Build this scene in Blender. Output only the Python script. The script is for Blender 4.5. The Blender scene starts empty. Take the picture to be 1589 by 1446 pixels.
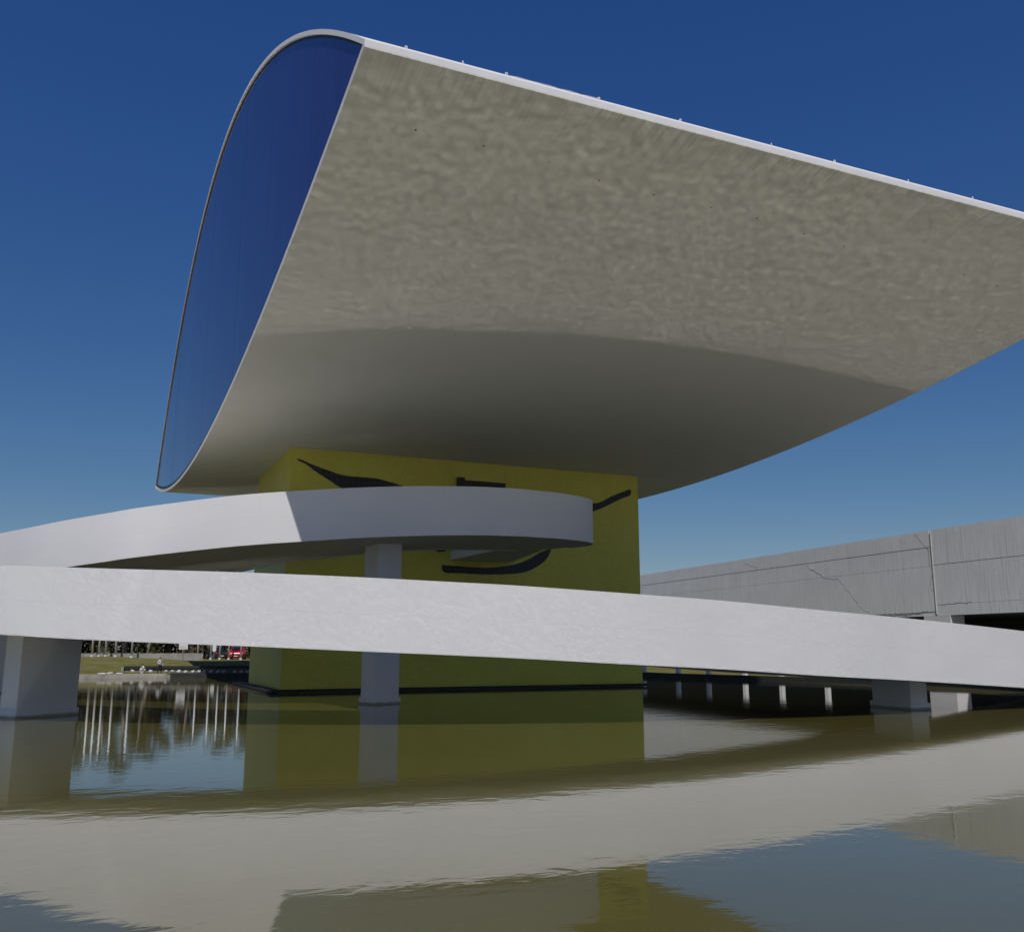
import bpy, bmesh, math, random
from mathutils import Vector, Matrix, noise
from math import radians as R

rng = random.Random(7)
scene = bpy.context.scene
C = scene.collection

# ------------------------------------------------------------------ camera
cam_d = bpy.data.cameras.new('camera')
cam_d.sensor_width = 36.0
cam_d.sensor_fit = 'HORIZONTAL'
cam_d.lens = 36.0 * 1470.0 / 1589.0
cam_d.clip_start = 0.1
cam_d.clip_end = 6000.0
cam = bpy.data.objects.new('camera', cam_d)
cam.location = (0.0, 0.0, 2.25)
cam.rotation_euler = (R(90.0 + 10.86), 0.0, -math.atan2(0.4090, 0.9125))
C.objects.link(cam)
scene.camera = cam

# ------------------------------------------------------------------ sky, sun, exposure
SUN = Vector((-0.30, -0.59, 1.0)).normalized()      # direction towards the sun
world = bpy.data.worlds.new('World')
scene.world = world
world.use_nodes = True
wn = world.node_tree
wn.nodes.clear()
sky = wn.nodes.new('ShaderNodeTexSky')
sky.sky_type = 'NISHITA'
sky.sun_disc = False
sky.sun_elevation = math.asin(SUN.z)
sky.sun_rotation = math.atan2(SUN.x, SUN.y)
sky.altitude = 900
sky.air_density = 1.0
sky.dust_density = 1.0
sky.ozone_density = 10.0
bg = wn.nodes.new('ShaderNodeBackground')
bg.inputs['Strength'].default_value = 0.105
wo = wn.nodes.new('ShaderNodeOutputWorld')
# deepen the blue towards the zenith, as through the polarising filter of the photograph
sp = wn.nodes.new('ShaderNodeSeparateColor')
cb = wn.nodes.new('ShaderNodeCombineColor')
wn.links.new(sky.outputs[0], sp.inputs[0])
for i, (k, p) in enumerate(((0.44, 1.457), (0.53, 1.09), (1.138, 0.615))):
    pw = wn.nodes.new('ShaderNodeMath'); pw.operation = 'POWER'; pw.inputs[1].default_value = p
    ml = wn.nodes.new('ShaderNodeMath'); ml.operation = 'MULTIPLY'; ml.inputs[1].default_value = k
    wn.links.new(sp.outputs[i], pw.inputs[0]); wn.links.new(pw.outputs[0], ml.inputs[0]); wn.links.new(ml.outputs[0], cb.inputs[i])
wn.links.new(cb.outputs[0], bg.inputs[0])
wn.links.new(bg.outputs[0], wo.inputs[0])

sun_d = bpy.data.lights.new('sun', 'SUN')
sun_d.energy = 3.3
sun_d.angle = R(0.53)
sun_d.color = (1.0, 0.96, 0.91)
sun = bpy.data.objects.new('sun', sun_d)
sun.rotation_euler = SUN.to_track_quat('Z', 'Y').to_euler()
sun.location = SUN * 60
C.objects.link(sun)

scene.view_settings.view_transform = 'Standard'
scene.view_settings.look = 'None'
scene.view_settings.exposure = 0.0
scene.view_settings.gamma = 1.0
scene.view_settings.use_curve_mapping = False

cy = scene.cycles
cy.use_denoising = True
cy.caustics_reflective = True
cy.caustics_refractive = False
cy.blur_glossy = 0.0
cy.sample_clamp_indirect = 6.0
cy.max_bounces = 8
try:
    cy.use_guiding = True
    cy.use_surface_guiding = True
    cy.use_volume_guiding = False
    cy.guiding_training_samples = 64
except Exception:
    pass

# ------------------------------------------------------------------ helpers
def mesh_obj(name, verts, faces, mat=None, parent=None, smooth=False):
    me = bpy.data.meshes.new(name)
    me.from_pydata([tuple(v) for v in verts], [], faces)
    me.update()
    return link_mesh(name, me, mat, parent, smooth)

def link_mesh(name, me, mat=None, parent=None, smooth=False):
    if mat is not None:
        me.materials.clear()
        me.materials.append(mat)
    if smooth:
        for p in me.polygons:
            p.use_smooth = True
    o = bpy.data.objects.new(name, me)
    C.objects.link(o)
    if parent is not None:
        o.parent = parent
        o.matrix_parent_inverse = Matrix.Identity(4)
    return o

def bm_obj(name, bm, mat=None, parent=None, smooth=False):
    me = bpy.data.meshes.new(name)
    bm.normal_update()
    bm.to_mesh(me)
    bm.free()
    return link_mesh(name, me, mat, parent, smooth)

def tag(o, label, cat, group=None):
    o['label'] = label
    o['category'] = cat
    if group:
        o['group'] = group
    return o

def struct(o, kind='structure'):
    o['kind'] = kind
    return o

def empty(name, loc=(0, 0, 0), rz=0.0):
    o = bpy.data.objects.new(name, None)
    o.empty_display_size = 0.3
    o.location = loc
    o.rotation_euler = (0, 0, rz)
    C.objects.link(o)
    return o

def copy_tree(o, parent=None):
    c = o.copy()
    C.objects.link(c)
    c.parent = parent
    for ch in list(o.children):
        copy_tree(ch, c)
    return c

def add_box(bm, x0, x1, y0, y1, z0, z1, M=None):
    vs = [bm.verts.new(Vector(p)) for p in
          ((x0, y0, z0), (x1, y0, z0), (x1, y1, z0), (x0, y1, z0),
           (x0, y0, z1), (x1, y0, z1), (x1, y1, z1), (x0, y1, z1))]
    if M is not None:
        for v in vs:
            v.co = M @ v.co
    for f in ((3, 2, 1, 0), (4, 5, 6, 7), (0, 1, 5, 4), (1, 2, 6, 5), (2, 3, 7, 6), (3, 0, 4, 7)):
        bm.faces.new([vs[i] for i in f])
    return vs

def box_obj(name, b, mat, parent=None, bevel=0.0, M=None):
    bm = bmesh.new()
    add_box(bm, *b, M=M)
    if bevel:
        bmesh.ops.bevel(bm, geom=list(bm.edges), offset=bevel, segments=2, affect='EDGES', profile=0.7)
    return bm_obj(name, bm, mat, parent)

def add_tube(bm, pts, rad, seg=8, cap=True):
    pts = [Vector(p) for p in pts]
    if not isinstance(rad, (list, tuple)):
        rad = [rad] * len(pts)
    rings = []
    for i, p in enumerate(pts):
        if i == 0:
            d = pts[1] - p
        elif i == len(pts) - 1:
            d = p - pts[i - 1]
        else:
            d = pts[i + 1] - pts[i - 1]
        d.normalize()
        a = d.cross(Vector((0, 0, 1)))
        if a.length < 1e-3:
            a = Vector((1, 0, 0))
        a.normalize()
        b = d.cross(a)
        rings.append([bm.verts.new(p + (a * math.cos(t) + b * math.sin(t)) * rad[i])
                      for t in [2 * math.pi * k / seg for k in range(seg)]])
    for i in range(len(rings) - 1):
        for k in range(seg):
            k2 = (k + 1) % seg
            bm.faces.new((rings[i][k], rings[i][k2], rings[i + 1][k2], rings[i + 1][k]))
    if cap:
        bm.faces.new(list(reversed(rings[0])))
        bm.faces.new(rings[-1])

def prism(name, poly, y0, y1, mat, parent, axis='Y'):
    """closed polygon (u,v) extruded along an axis; axis Y: u=x v=z, axis X: u=y v=z, axis Z: u=x v=y"""
    bm = bmesh.new()
    def P(u, v, w):
        return {'Y': (u, w, v), 'X': (w, u, v), 'Z': (u, v, w)}[axis]
    a = [bm.verts.new(P(u, v, y0)) for u, v in poly]
    b = [bm.verts.new(P(u, v, y1)) for u, v in poly]
    bm.faces.new(a)
    bm.faces.new(list(reversed(b)))
    n = len(poly)
    for i in range(n):
        j = (i + 1) % n
        bm.faces.new((a[j], a[i], b[i], b[j]))
    bmesh.ops.recalc_face_normals(bm, faces=bm.faces)
    return bm_obj(name, bm, mat, parent)

# ------------------------------------------------------------------ materials
def new_mat(name):
    m = bpy.data.materials.new(name)
    m.use_nodes = True
    nt = m.node_tree
    return m, nt, nt.nodes['Principled BSDF']

def N(nt, kind, **kw):
    n = nt.nodes.new(kind)
    for k, v in kw.items():
        if k in n.inputs:
            n.inputs[k].default_value = v
        else:
            setattr(n, k, v)
    return n

def mapped(nt, scale=(1, 1, 1), coord='Object', rot=(0, 0, 0)):
    tc = nt.nodes.new('ShaderNodeTexCoord')
    mp = nt.nodes.new('ShaderNodeMapping')
    mp.inputs['Scale'].default_value = scale
    mp.inputs['Rotation'].default_value = rot
    nt.links.new(tc.outputs[coord], mp.inputs['Vector'])
    return mp.outputs[0]

def noise_tex(nt, vec, scale, detail=4, rough=0.55, dist=0.0):
    n = N(nt, 'ShaderNodeTexNoise')
    n.inputs['Scale'].default_value = scale
    n.inputs['Detail'].default_value = detail
    n.inputs['Roughness'].default_value = rough
    n.inputs['Distortion'].default_value = dist
    nt.links.new(vec, n.inputs['Vector'])
    return n.outputs['Fac']

def ramp_node(nt, fac, stops):
    r = nt.nodes.new('ShaderNodeValToRGB')
    while len(r.color_ramp.elements) < len(stops):
        r.color_ramp.elements.new(0.5)
    for e, (p, c) in zip(r.color_ramp.elements, stops):
        e.position = p
        e.color = (*c, 1) if len(c) == 3 else c
    nt.links.new(fac, r.inputs[0])
    return r.outputs[0]

def mixc(nt, fac, a, b, mode='MIX'):
    m = nt.nodes.new('ShaderNodeMix')
    m.data_type = 'RGBA'
    m.blend_type = mode
    def put(sock, v):
        if hasattr(v, 'is_linked') or hasattr(v, 'links'):
            nt.links.new(v, sock)
        elif isinstance(v, (int, float)):
            sock.default_value = v
        else:
            sock.default_value = (*v, 1)
    put(m.inputs[0], fac)
    put(m.inputs[6], a)
    put(m.inputs[7], b)
    return m.outputs[2]

def bump(nt, bsdf, height, strength=0.3, dist=0.02):
    b = nt.nodes.new('ShaderNodeBump')
    b.inputs['Strength'].default_value = strength
    b.inputs['Distance'].default_value = dist
    nt.links.new(height, b.inputs['Height'])
    nt.links.new(b.outputs[0], bsdf.inputs['Normal'])
    return b

def simple(name, col, rough=0.6, metal=0.0, var=0.12, scale=3.0, spec=None):
    m, nt, b = new_mat(name)
    v = mapped(nt)
    f = noise_tex(nt, v, scale, 5)
    dark = tuple(c * (1 - var) for c in col)
    lite = tuple(min(1, c * (1 + var)) for c in col)
    c = ramp_node(nt, f, [(0.3, dark), (0.7, lite)])
    nt.links.new(c, b.inputs['Base Color'])
    b.inputs['Roughness'].default_value = rough
    b.inputs['Metallic'].default_value = metal
    if spec is not None:
        b.inputs['Specular IOR Level'].default_value = spec
    return m

def mat_white_concrete():
    m, nt, b = new_mat('white_painted_concrete')
    v = mapped(nt)
    vs = mapped(nt, (1.6, 1.6, 0.10))
    f = noise_tex(nt, v, 0.35, 5)
    c = ramp_node(nt, f, [(0.25, (0.66, 0.65, 0.65)), (0.75, (0.70, 0.69, 0.69))])
    s = noise_tex(nt, vs, 1.2, 4, 0.6)
    k = ramp_node(nt, s, [(0.58, (0, 0, 0)), (0.80, (0.14, 0.14, 0.14))])
    c2 = mixc(nt, k, c, (0.55, 0.54, 0.50))
    nt.links.new(c2, b.inputs['Base Color'])
    b.inputs['Roughness'].default_value = 0.75
    b.inputs['Specular IOR Level'].default_value = 0.25
    h = noise_tex(nt, v, 9.0, 6)
    bump(nt, b, h, 0.05, 0.01)
    return m

def mat_parapet():
    m, nt, b = new_mat('ramp_parapet_paint')
    v = mapped(nt)
    f = noise_tex(nt, v, 0.35, 5)
    c = ramp_node(nt, f, [(0.25, (0.66, 0.65, 0.65)), (0.75, (0.70, 0.69, 0.69))])
    def attr(n):
        a = nt.nodes.new('ShaderNodeAttribute'); a.attribute_name = n
        return a.outputs['Fac']
    along, up = attr('along'), attr('up')
    def math_(op, a, b_=None, c_=None):
        k = nt.nodes.new('ShaderNodeMath'); k.operation = op
        for i, x in enumerate((a, b_, c_)):
            if x is None: continue
            if isinstance(x, (int, float)): k.inputs[i].default_value = x
            else: nt.links.new(x, k.inputs[i])
        return k.outputs[0]
    cmb = nt.nodes.new('ShaderNodeCombineXYZ')
    nt.links.new(math_('MULTIPLY', along, 5.0), cmb.inputs[0])
    nt.links.new(math_('MULTIPLY', up, 0.5), cmb.inputs[1])
    drip = noise_tex(nt, cmb.outputs[0], 1.0, 5, 0.65)
    d = ramp_node(nt, drip, [(0.60, (0, 0, 0)), (0.74, (1, 1, 1))])
    patch = ramp_node(nt, noise_tex(nt, v, 0.16, 3), [(0.45, (0, 0, 0)), (0.62, (1, 1, 1))])
    fall = math_('POWER', up, 2.5)
    k1 = math_('MULTIPLY', math_('MULTIPLY', math_('MULTIPLY', d, fall), patch), 0.38)
    c = mixc(nt, k1, c, (0.36, 0.35, 0.31))
    # one horizontal pour joint, slightly wandering, and vertical joints every 7.5 m
    wob = math_('MULTIPLY_ADD', noise_tex(nt, v, 0.5, 3), 0.03, 0.485)
    dist = math_('ABSOLUTE', math_('SUBTRACT', up, wob))
    line = math_('LESS_THAN', dist, 0.0045)
    vj = math_('LESS_THAN', math_('ABSOLUTE', math_('SUBTRACT', math_('FRACT', math_('DIVIDE', along, 7.5)), 0.5)), 0.0010)
    jn = math_('MAXIMUM', line, math_('MULTIPLY', vj, 0.6))
    k2 = math_('MULTIPLY', jn, math_('MULTIPLY', noise_tex(nt, v, 0.8, 3), 0.22))
    c = mixc(nt, k2, c, (0.30, 0.30, 0.29))
    # grime collecting on the bottom edge
    g = math_('MULTIPLY', math_('LESS_THAN', up, math_('MULTIPLY_ADD', noise_tex(nt, v, 2.0, 5), 0.07, -0.022)), 0.35)
    c = mixc(nt, g, c, (0.40, 0.39, 0.34))
    nt.links.new(c, b.inputs['Base Color'])
    b.inputs['Roughness'].default_value = 0.75
    b.inputs['Specular IOR Level'].default_value = 0.25
    bump(nt, b, noise_tex(nt, v, 9.0, 6), 0.05, 0.01)
    return m

def mat_pier():
    m, nt, b = new_mat('pier_paint_with_waterline')
    v = mapped(nt)
    f = noise_tex(nt, v, 0.5, 5)
    c = ramp_node(nt, f, [(0.25, (0.64, 0.63, 0.63)), (0.75, (0.70, 0.69, 0.69))])
    sep = nt.nodes.new('ShaderNodeSeparateXYZ'); nt.links.new(v, sep.inputs[0])
    n = noise_tex(nt, v, 3.0, 5)
    md = nt.nodes.new('ShaderNodeMath'); md.operation = 'MULTIPLY_ADD'; md.inputs[1].default_value = -0.10
    nt.links.new(n, md.inputs[0]); nt.links.new(sep.outputs['Z'], md.inputs[2])
    k = ramp_node(nt, md.outputs[0], [(0.0, (0.8, 0.8, 0.8)), (0.05, (0, 0, 0))])
    c = mixc(nt, k, c, (0.24, 0.22, 0.13))
    nt.links.new(c, b.inputs['Base Color'])
    b.inputs['Roughness'].default_value = 0.75
    b.inputs['Specular IOR Level'].default_value = 0.25
    return m

def mat_soffit():
    m, nt, b = new_mat('soffit_painted_concrete')
    v = mapped(nt)
    f = noise_tex(nt, v, 0.9, 5, 0.6)
    c = ramp_node(nt, f, [(0.25, (0.655, 0.64, 0.565)), (0.75, (0.695, 0.68, 0.615))])
    # run-off stains from the tip edge: streaks along Y that end a few metres in
    vs = mapped(nt, (8.0, 0.35, 0.35))
    s = noise_tex(nt, vs, 1.3, 5, 0.65)
    tc = nt.nodes.new('ShaderNodeTexCoord')
    sep = nt.nodes.new('ShaderNodeSeparateXYZ')
    nt.links.new(tc.outputs['Object'], sep.inputs[0])
    mr = nt.nodes.new('ShaderNodeMapRange')
    mr.inputs[1].default_value = 20.0
    mr.inputs[2].default_value = 22.3
    mr.inputs[3].default_value = 1.0
    mr.inputs[4].default_value = 0.0
    nt.links.new(sep.outputs['Y'], mr.inputs[0])
    st = ramp_node(nt, s, [(0.42, (0, 0, 0)), (0.70, (0.5, 0.5, 0.5))])
    mul = nt.nodes.new('ShaderNodeMath'); mul.operation = 'MULTIPLY'
    nt.links.new(st, mul.inputs[0]); nt.links.new(mr.outputs[0], mul.inputs[1])
    c2 = mixc(nt, mul.outputs[0], c, (0.36, 0.35, 0.28))
    nt.links.new(c2, b.inputs['Base Color'])
    b.inputs['Roughness'].default_value = 0.7
    b.inputs['Specular IOR Level'].default_value = 0.3
    # faint relief added to the smooth soffit to imitate mottled ripple light
    h = noise_tex(nt, v, 2.6, 0.6, 0.5, 0.0)
    bump(nt, b, h, 1.0, 0.006)
    return m

def mat_yellow():
    m, nt, b = new_mat('yellow_mosaic_tile')
    v = mapped(nt)
    f = noise_tex(nt, v, 0.45, 5)
    c = ramp_node(nt, f, [(0.25, (0.62, 0.56, 0.075)), (0.75, (0.72, 0.66, 0.10))])
    # small tiles: an even grid of joints in X/Y and Z
    tc = nt.nodes.new('ShaderNodeTexCoord')
    mp = nt.nodes.new('ShaderNodeMapping')
    mp.inputs['Rotation'].default_value = (R(90), 0, 0)
    nt.links.new(tc.outputs['Object'], mp.inputs['Vector'])
    br = nt.nodes.new('ShaderNodeTexBrick')
    br.offset = 0.0
    br.inputs['Scale'].default_value = 1.0
    br.inputs['Brick Width'].default_value = 0.15
    br.inputs['Row Height'].default_value = 0.15
    br.inputs['Mortar Size'].default_value = 0.006
    br.inputs['Color1'].default_value = (0.90, 0.90, 0.90, 1)
    br.inputs['Color2'].default_value = (1, 1, 1, 1)
    br.inputs['Mortar'].default_value = (0.72, 0.72, 0.68, 1)
    nt.links.new(mp.outputs[0], br.inputs['Vector'])
    c2 = mixc(nt, 0.8, c, br.outputs['Color'], 'MULTIPLY')
    nt.links.new(c2, b.inputs['Base Color'])
    b.inputs['Roughness'].default_value = 0.55
    return m

def mat_black_tile():
    m, nt, b = new_mat('black_mosaic_tile')
    tc = nt.nodes.new('ShaderNodeTexCoord')
    mp = nt.nodes.new('ShaderNodeMapping')
    mp.inputs['Rotation'].default_value = (R(90), 0, 0)
    nt.links.new(tc.outputs['Object'], mp.inputs['Vector'])
    br = nt.nodes.new('ShaderNodeTexBrick')
    br.offset = 0.0
    br.inputs['Scale'].default_value = 1.0
    br.inputs['Brick Width'].default_value = 0.30
    br.inputs['Row Height'].default_value = 0.30
    br.inputs['Mortar Size'].default_value = 0.010
    br.inputs['Color1'].default_value = (0.010, 0.010, 0.012, 1)
    br.inputs['Color2'].default_value = (0.016, 0.016, 0.018, 1)
    br.inputs['Mortar'].default_value = (0.06, 0.058, 0.05, 1)
    nt.links.new(mp.outputs[0], br.inputs['Vector'])
    nt.links.new(br.outputs['Color'], b.inputs['Base Color'])
    b.inputs['Roughness'].default_value = 0.5
    return m

def mat_glass():
    m, nt, b = new_mat('dark_blue_facade_glass')
    v = mapped(nt, (1, 1, 0.05))
    f = noise_tex(nt, v, 2.0, 3)
    c = ramp_node(nt, f, [(0.3, (0.022, 0.022, 0.115)), (0.7, (0.032, 0.032, 0.15))])
    nt.links.new(c, b.inputs['Base Color'])
    b.inputs['Roughness'].default_value = 0.06
    b.inputs['IOR'].default_value = 1.52
    b.inputs['Specular Tint'].default_value = (0.72, 0.76, 1.0, 1)
    return m

def mat_water():
    m, nt, b = new_mat('murky_pool_water')
    v = mapped(nt)
    f = noise_tex(nt, v, 0.12, 5)
    c = ramp_node(nt, f, [(0.3, (0.085, 0.076, 0.020)), (0.7, (0.105, 0.094, 0.028))])
    nt.links.new(c, b.inputs['Base Color'])
    b.inputs['Roughness'].default_value = 0.04
    b.inputs['IOR'].default_value = 1.9
    v1 = mapped(nt, (1.0, 1.6, 1.0), rot=(0, 0, R(24)))
    n1 = noise_tex(nt, v1, 2.3, 2, 0.5, 0.4)
    n2 = noise_tex(nt, v1, 5.2, 2, 0.5, 0.2)
    mx = nt.nodes.new('ShaderNodeMath'); mx.operation = 'MULTIPLY_ADD'
    mx.inputs[1].default_value = 0.16
    nt.links.new(n2, mx.inputs[0]); nt.links.new(n1, mx.inputs[2])
    out = mx.outputs[0]
    for sc_, wt in ((0.55, 1.6), (13.0, 0.025)):          # slow swell and fine shivers
        k = nt.nodes.new('ShaderNodeMath'); k.operation = 'MULTIPLY_ADD'
        k.inputs[1].default_value = wt
        nt.links.new(noise_tex(nt, v1, sc_, 2, 0.5, 0.3), k.inputs[0]); nt.links.new(out, k.inputs[2])
        out = k.outputs[0]
    bump(nt, b, out, 0.30, 0.0055)
    return m

def mat_silver_concrete():
    m, nt, b = new_mat('weathered_silver_concrete')
    v = mapped(nt)
    vs = mapped(nt, (3.0, 3.0, 0.12))
    f = noise_tex(nt, v, 0.5, 5)
    c = ramp_node(nt, f, [(0.25, (0.70, 0.705, 0.71)), (0.75, (0.80, 0.805, 0.81))])
    s = noise_tex(nt, vs, 2.6, 6, 0.7)
    c2 = mixc(nt, ramp_node(nt, s, [(0.35, (0.5, 0.5, 0.5)), (0.5, (0, 0, 0))]), c, (0.50, 0.505, 0.515))
    c3 = mixc(nt, ramp_node(nt, s, [(0.58, (0, 0, 0)), (0.75, (0.55, 0.55, 0.55))]), c2, (0.90, 0.90, 0.90))
    nt.links.new(c3, b.inputs['Base Color'])
    b.inputs['Roughness'].default_value = 0.55
    bump(nt, b, s, 0.6, 0.04)
    return m

def mat_grass():
    m, nt, b = new_mat('lawn_grass')
    v = mapped(nt)
    f = noise_tex(nt, v, 0.6, 8, 0.7)
    c = ramp_node(nt, f, [(0.28, (0.085, 0.086, 0.024)), (0.52, (0.150, 0.140, 0.046)), (0.74, (0.23, 0.195, 0.09))])
    nt.links.new(c, b.inputs['Base Color'])
    b.inputs['Roughness'].default_value = 0.9
    b.inputs['Specular IOR Level'].default_value = 0.1
    bump(nt, b, noise_tex(nt, v, 12, 5), 0.9, 0.08)
    return m

def mat_leaf(name, c0, c1):
    m, nt, b = new_mat(name)
    g = nt.nodes.new('ShaderNodeNewGeometry')
    c = ramp_node(nt, g.outputs['Random Per Island'], [(0.0, c0), (1.0, c1)])
    nt.links.new(c, b.inputs['Base Color'])
    b.inputs['Roughness'].default_value = 0.75
    b.inputs['Specular IOR Level'].default_value = 0.2
    return m

M_WHITE = mat_white_concrete()
M_SOFFIT = mat_soffit()
M_PARAPET = mat_parapet()
M_PIER = mat_pier()
M_YELLOW = mat_yellow()
M_BLACK = mat_black_tile()
M_GLASS = mat_glass()
M_WATER = mat_water()
M_SILVER = mat_silver_concrete()
M_GRASS = mat_grass()
M_FRAME = simple('black_trim', (0.012, 0.012, 0.014), 0.5)
M_DARK = simple('dark_stone_and_shade', (0.020, 0.021, 0.022), 0.7, var=0.3)
M_CONC = simple('grey_concrete', (0.30, 0.29, 0.27), 0.85, var=0.25, scale=1.5)
M_KERB = simple('pale_kerb_concrete', (0.36, 0.35, 0.32), 0.85, var=0.3, scale=1.2)
M_PAVE = simple('plaza_paving', (0.45, 0.44, 0.41), 0.85, var=0.15)
M_SOIL = simple('pool_floor', (0.10, 0.09, 0.05), 0.9, var=0.3, scale=0.2)
M_WPAINT = simple('white_metal_paint', (0.74, 0.74, 0.73), 0.5, var=0.06)
M_RUST = simple('rusty_fitting', (0.30, 0.20, 0.12), 0.85, var=0.4, scale=9)
M_STEEL = simple('grey_galvanised_steel', (0.36, 0.37, 0.38), 0.45, 0.6)
M_STONE = simple('pale_boulder', (0.46, 0.45, 0.43), 0.85, var=0.3, scale=2)
M_BARKP = simple('pale_bark', (0.34, 0.31, 0.26), 0.9, var=0.4, scale=2.5)
M_BARKD = simple('brown_bark', (0.14, 0.10, 0.07), 0.9, var=0.4, scale=2.5)
M_LEAF = [mat_leaf('dark_evergreen_leaves', (0.016, 0.022, 0.009), (0.062, 0.068, 0.024)),
          mat_leaf('olive_leaves', (0.035, 0.036, 0.013), (0.125, 0.110, 0.040)),
          mat_leaf('brownish_leaves', (0.045, 0.036, 0.017), (0.14, 0.10, 0.05))]

# ================================================================== SETTING
# ground: one sheet to the horizon with the pool cut out of it
POOL = [(-70, -2.2), (-70, 79.0), (-20, 79.6), (-5.1, 79.4), (0.0, 78.8), (6.4, 79.2), (6.6, 78.6), (12.3, 77.2), (24, 74.5), (39.8, 73.0),
        (41.6, 67.0), (45.2, 50.2), (48.3, 35.0), (53.5, 10.0), (56, -2.2)]
GZ = 0.22
def lawn_z(x, y):
    t = max(0.0, min(1.0, (y - 80.0) / 20.0))
    t = t * t * (3 - 2 * t)
    k = max(0.0, min(1.0, (11.0 - x) / 8.0))
    right = max(0.0, min(1.0, (x - 24.0) / 8.0))
    top = (0.95 + 0.42 * k) * (1 - right) + 0.45 * right
    return GZ + (top - GZ) * t

bm = bmesh.new()
S = 1800
outer = [bm.verts.new((x, y, GZ - 0.03)) for x, y in ((-S, -S), (S, -S), (S, S), (-S, S))]
inner = [bm.verts.new((x, y, GZ - 0.03)) for x, y in POOL]
es = []
for loop in (outer, inner):
    for i in range(len(loop)):
        es.append(bm.edges.new((loop[i], loop[(i + 1) % len(loop)])))
bmesh.ops.triangle_fill(bm, use_beauty=True, edges=es)
low = [bm.verts.new((v.co.x, v.co.y, -0.9)) for v in inner]
for i in range(len(inner)):
    j = (i + 1) % len(inner)
    bm.faces.new((inner[i], inner[j], low[j], low[i]))
bm.faces.new(low)
bmesh.ops.recalc_face_normals(bm, faces=bm.faces)
struct(bm_obj('ground', bm, M_CONC))

# water: inside the pool walls
wpoly = [(x, y, 0.0) for x, y in POOL]
struct(mesh_obj('water', wpoly, [list(range(len(wpoly) - 1, -1, -1))], M_WATER))

# lawn beyond the pool
verts, faces = [], []
xs = [-400, -200, -120, -70] + [-40 + 2.5 * i for i in range(41)] + [80, 120, 200, 400]
ys = [80.2, 80.8, 81.6, 82.5, 84, 86, 88, 90, 92, 94, 96, 98, 100, 103, 107, 112, 120, 135, 160, 220, 400, 1000]
for y in ys:
    for x in xs:
        z = lawn_z(x, y) + 0.02
        if y > 81 and y < 130:
            z += 0.10 * noise.noise(Vector((x * 0.25, y * 0.25, 0.3))) * min(1, (y - 80.5) / 4)
        verts.append((x, y + (1.2 * noise.noise(Vector((x * .05, y * .1, 2))) if y > 83 else 0), z))
nx = len(xs)
for j in range(len(ys) - 1):
    for i in range(nx - 1):
        a = j * nx + i
        faces.append((a, a + 1, a + nx + 1, a + nx))
struct(mesh_obj('lawn', verts, faces, M_GRASS, smooth=True))
# grass strip between the pool kerb and the long wing on the right
struct(mesh_obj('grass_verge', [(43.6, 62, GZ), (47.2, 45, GZ), (51.2, 48, GZ), (55.2, 80.1, GZ), (41.5, 80.1, GZ), (42.2, 67, GZ)],
                [(0, 1, 2, 3, 4, 5)], M_GRASS))
# plaza under and behind the photographer
struct(box_obj('plaza', (-80, 60, -60, -2.25, 0.10, 0.55), M_PAVE, bevel=0.02))

# kerbs round the pool
def kerb(name, pts, w, z0, z1, mat):
    bm = bmesh.new()
    n = len(pts)
    rows = []
    for i, p in enumerate(pts):
        a = Vector(pts[max(0, i - 1)]); b = Vector(pts[min(n - 1, i + 1)])
        d = (b - a).normalized(); nn = Vector((-d.y, d.x))
        p = Vector(p)
        q = p + nn * w
        rows.append([bm.verts.new((p.x, p.y, z0)), bm.verts.new((p.x, p.y, z1)), bm.verts.new((q.x, q.y, z1)), bm.verts.new((q.x, q.y, z0))])
    for i in range(n - 1):
        for k in range(4):
            k2 = (k + 1) % 4
            bm.faces.new((rows[i][k], rows[i][k2], rows[i + 1][k2], rows[i + 1][k]))
    bm.faces.new(rows[0]); bm.faces.new(list(reversed(rows[-1])))
    bmesh.ops.recalc_face_normals(bm, faces=bm.faces)
    return bm_obj(name, bm, mat)
struct(kerb('kerb', [(6.3, 79.15), (0.0, 78.75), (-5.1, 79.35), (-20, 79.5), (-70, 78.9)][::-1], 0.9, -0.5, GZ + 0.06, M_KERB))
struct(kerb('kerb', [(39.7, 73.0), (41.5, 67.0), (45.1, 50.2), (48.2, 35.0), (53.4, 10.0)][::-1], 0.35, -0.5, GZ + 0.10, M_DARK))
o = kerb('pool_edge_wall', [(6.5, 78.5), (12.3, 77.0), (24, 74.3), (39.7, 72.8)], 0.7, -0.5, 0.34, M_DARK)  # retaining edge whose shaded side is put in as black colour
tag(o, 'low retaining wall along the water edge behind the yellow tower, its shade coloured black', 'wall')

# ================================================================== THE EYE
EX0, EX1, EYC, EHL = 5.1, 35.6, 55.0, 35.0
def z_up(y):
    s = (y - EYC) / EHL
    return 16.55 + 13.3 * (1 - s * s)
def z_lo(y):
    s = (y - EYC) / EHL
    return 12.66 + 3.68 * s * s
NS = 96
ysamp = [EYC - EHL + 2 * EHL * (0.5 - 0.5 * math.cos(math.pi * i / NS)) for i in range(NS + 1)]

eye = empty('eye_gallery', (0, 0, 0))
tag(eye, 'huge eye-shaped white gallery with dark blue glass side, raised on the yellow tower', 'building')

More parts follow.
